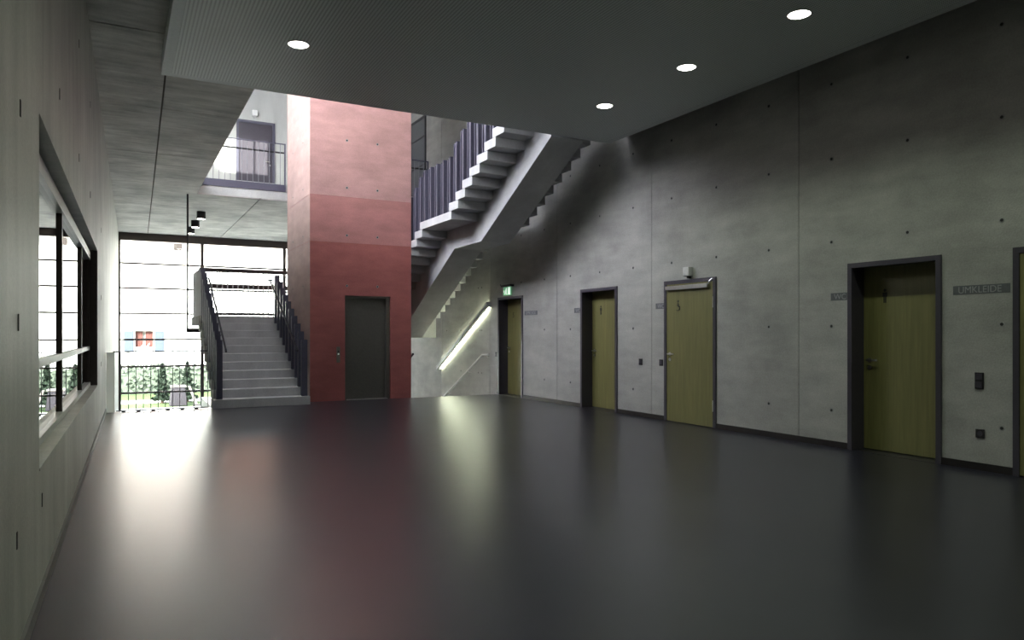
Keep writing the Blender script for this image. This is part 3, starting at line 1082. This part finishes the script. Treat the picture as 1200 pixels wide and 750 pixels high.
# ------------------------------------------------------------------ upper doors and lamp
t = thing('door_6', (3.33, 21.1, UP), 'dark grey upper gallery door behind the thin railing', 'door', kind='structure')
m = MB()
m.box(2.82, 2.88, 21.06, 21.10, UP, 7.27)
m.box(3.77, 3.84, 21.06, 21.10, UP, 7.27)
m.box(2.88, 3.77, 21.06, 21.10, 7.20, 7.27)
m.build('frame', 'slat', t)
lf = MB().box(2.88, 3.77, 21.085, 21.10, UP + 0.01, 7.20).build('leaf', 'frame', t)
MB().tube([(3.70, 21.04, 6.17), (3.58, 21.04, 6.17)], 0.012, 8).build('handle', 'steel', lf)
MB().lathe((3.70, 21.085, 6.08), [(0.025, 0), (0.025, -0.01)], 'y', 12).build('lock_rosette', 'steel', lf)
t = thing('gallery_lamp', (3.29, 21.1, 7.36), 'small white lamp box above the upper gallery door', 'lamp')
MB().box(3.22, 3.36, 20.98, 21.10, 7.40, 7.55).build('housing', 'whitep', t, 0.01)
MB().box(3.26, 3.32, 21.04, 21.10, 7.36, 7.40).build('bracket', 'lightbar', t)
t = thing('door_7', (XR, 19.47, UP), 'dark framed panelled upper door in the right wall beyond the red shaft', 'door', kind='structure')
m = MB()
m.box(XR - 0.03, XR, 18.94, 19.02, UP, 7.5)
m.box(XR - 0.03, XR, 20.05, 20.12, UP, 7.5)
m.box(XR - 0.03, XR, 19.02, 20.05, 7.43, 7.5)
m.build('frame', 'black', t)
lf = MB().box(XR - 0.015, XR, 19.02, 20.05, UP, 7.43).build('leaf', 'sign', t)
for z in (6.1, 6.9):
    MB().box(XR - 0.03, XR - 0.015, 19.02, 20.05, z, z + 0.04).build('rail', 'black', lf)

# ceiling spots near the facade
for i, (y, lb) in enumerate(((21.45, 'nearest of the three dark ceiling spots beside the hanger rod'),
                             (23.2, 'middle of the three dark ceiling spots beside the hanger rod'),
                             (24.7, 'farthest of the three dark ceiling spots beside the hanger rod'))):
    t = thing('ceiling_spot', (1.96, y, SOF), lb, 'spotlight', 'dark ceiling spots near the facade')
    MB().lathe((1.96, y, SOF), [(0.115, 0), (0.115, -0.19), (0.10, -0.20), (0.098, -0.19)], 'z', 20).build('housing', 'black', t)
    MB().lathe((1.96, y, SOF), [(0.095, -0.195), (0.093, -0.204)], 'z', 20).build('lens', 'lamp', t)

# ------------------------------------------------------------------ outside
GZ = -1.9
tag(MB().box(-60, 70, 27.3, 35.5, GZ - 0.2, GZ + 0.02).build('forecourt', 'road'), 'pale paved forecourt outside the glazing', 'pavement', kind='structure')
tag(MB().box(-60, 70, 35.5, 90, GZ - 0.25, GZ).build('lawn', 'grass'), 'green lawn outside the glazing', 'lawn', kind='structure')
tag(MB().box(-60, 70, 38.3, 40.0, GZ, GZ + 0.02).build('footpath', 'road'), 'pale path crossing the lawn', 'path', kind='structure')

HY = 46.0
hs = thing('white_house', (6, HY + 5, GZ), 'white rendered house across the lawn with a shuttered window', 'house')
hw = MB()
wx0, wx1, wz0, wz1 = 0.76, 1.71, 0.36, 1.56
hw.box(-9, wx0, HY, HY + 10, GZ, 7.0)
hw.box(wx1, 24, HY, HY + 10, GZ, 7.0)
hw.box(wx0, wx1, HY, HY + 10, GZ, wz0)
hw.box(wx0, wx1, HY, HY + 10, wz1, 7.0)
hw.box(wx0, wx1, HY + 0.5, HY + 10, wz0, wz1)
hw.build('wall', 'white', hs)
MB().prism_x([(HY - 1.0, 6.95), (HY - 1.0, 7.12), (HY + 5, 10.5), (HY + 10.85, 7.12), (HY + 10.85, 6.95)], -9.6, 24.6).build('roof', 'tile', hs)
wi = MB()
wi.box(wx0, wx0 + 0.05, HY + 0.10, HY + 0.16, wz0, wz1)
wi.box(wx1 - 0.05, wx1, HY + 0.10, HY + 0.16, wz0, wz1)
wi.box(wx0, wx1, HY + 0.10, HY + 0.16, wz1 - 0.05, wz1)
wi.box(wx0, wx1, HY + 0.10, HY + 0.16, wz0, wz0 + 0.05)
wi = wi.build('window_frame', 'brown', hs)
for a, b_ in ((wx0 + 0.05, wx0 + 0.40), (wx1 - 0.40, wx1 - 0.05)):
    m = MB()
    pts = []
    for i in range(9):
        xx = a + (b_ - a) * i / 8
        pts.append((xx, HY + 0.22 + 0.02 * (i % 2)))
    v = [(x, y, wz0 + 0.05) for x, y in pts] + [(x, y, wz1 - 0.05) for x, y in pts] + [(x, y + 0.02, wz0 + 0.05) for x, y in pts] + [(x, y + 0.02, wz1 - 0.05) for x, y in pts]
    f = [(i, i + 1, 9 + i + 1, 9 + i) for i in range(8)] + [(18 + i, 27 + i, 28 + i, 19 + i) for i in range(8)]
    m.poly(v, f)
    m.build('curtain', 'curtain', wi)
m = MB()
m.box(wx0 + 0.05, wx1 - 0.05, HY + 0.18, HY + 0.2, wz0 + 0.05, wz0 + 0.28)
m.prism_y([(1.05, wz0 + 0.28), (1.2, wz0 + 0.45), (1.34, wz0 + 0.30), (1.5, wz0 + 0.5), (1.45, wz0 + 0.2), (1.1, wz0 + 0.2)], HY + 0.17, HY + 0.19)
m.build('half_curtain', 'whitep', wi)
MB().box(wx0 - 0.08, wx1 + 0.08, HY - 0.08, HY + 0.1, wz0 - 0.07, wz0).build('window_sill', 'white', hs)
for a, b_ in ((wx0 - 0.53, wx0 - 0.05), (wx1 + 0.05, wx1 + 0.53)):
    sh = MB().box(a, b_, HY - 0.05, HY, wz0, wz1).build('shutter', 'shutter', hs)
    for i in range(10):
        z = wz0 + 0.06 + 0.11 * i
        MB().box(a + 0.04, b_ - 0.04, HY - 0.065, HY - 0.05, z, z + 0.06).build('slat', 'shutter', sh)
MB().box(2.75, 3.2, HY - 0.03, HY, 6.2, 6.6).build('vent', 'brown', hs)


def leafy(n, gen, size, seed):
    r = random.Random(seed)
    m = MB()
    for _ in range(n):
        p = gen(r)
        a = r.uniform(0, 6.28)
        tl = r.uniform(-0.9, 0.9)
        s = size * r.uniform(0.6, 1.3)
        u = Vector((math.cos(a), math.sin(a), 0)) * s
        w = Vector((-math.sin(a) * math.sin(tl), math.cos(a) * math.sin(tl), math.cos(tl))) * s
        p = Vector(p)
        m.poly([p - u, p - w * 0.5, p + u, p + w], [(0, 1, 2, 3)])
    return m


h = thing('hedge', (3, 44.6, GZ), 'low clipped hedge in front of the white house', 'hedge')
leafy(5200, lambda r: (r.uniform(-8, 20), r.uniform(44.2, 45.0), GZ + r.uniform(0.0, 1.55)), 0.13, 3).build('foliage', 'hedge', h)
MB().box(-8, 20, 44.35, 44.85, GZ, GZ + 1.35).build('branches', 'hedge', h)


def fir(x, y, hgt, rad, seed, label):
    t = thing('fir_tree', (x, y, GZ), label, 'tree')

    def g(r):
        u = r.random() ** 1.4
        rr = rad * (1 - u) * (0.35 + 0.65 * r.random()) * (0.75 + 0.25 * math.sin(u * 40))
        a = r.uniform(0, 6.28)
        return (x + rr * math.cos(a), y + rr * math.sin(a), GZ + 0.15 + u * (hgt - 0.2))
    leafy(1500, g, 0.09, seed).build('foliage', 'fir', t)
    MB().lathe((x, y, GZ), [(0.07, 0), (0.05, hgt * 0.5), (0.015, hgt * 0.95)], 'z', 8).build('trunk', 'bark', t)


fir(1.78, 38.0, 1.9, 0.52, 5, 'young fir tree on the lawn, shorter and left of the pair')
fir(2.88, 38.2, 1.95, 0.52, 6, 'young fir tree on the lawn, right of the pair behind the dark bin')

t = thing('garden_bin', (2.3, 36.2, GZ), 'dark plum box-shaped bin on the pale paving before the firs', 'bin')
MB().prism_y([(1.98, GZ + 0.02), (2.72, GZ + 0.02), (2.62, GZ + 0.86), (2.06, GZ + 0.86)], 36.0, 36.7).build('body', 'bin', t, 0.02)
MB().box(2.03, 2.68, 35.96, 36.74, GZ + 0.86, GZ + 0.93).build('lid', 'board', t, 0.015)
t = thing('leaning_board', (2.85, 36.1, GZ), 'pale weathered board leaning against the dark bin', 'board')
MB().prism_y([(3.06, GZ), (3.18, GZ), (2.84, GZ + 0.9), (2.74, GZ + 0.9)], 35.94, 36.2).build('plank', 'board', t)
MB().box(2.95, 3.35, 35.92, 36.22, GZ, GZ + 0.06).build('foot', 'bin', t)
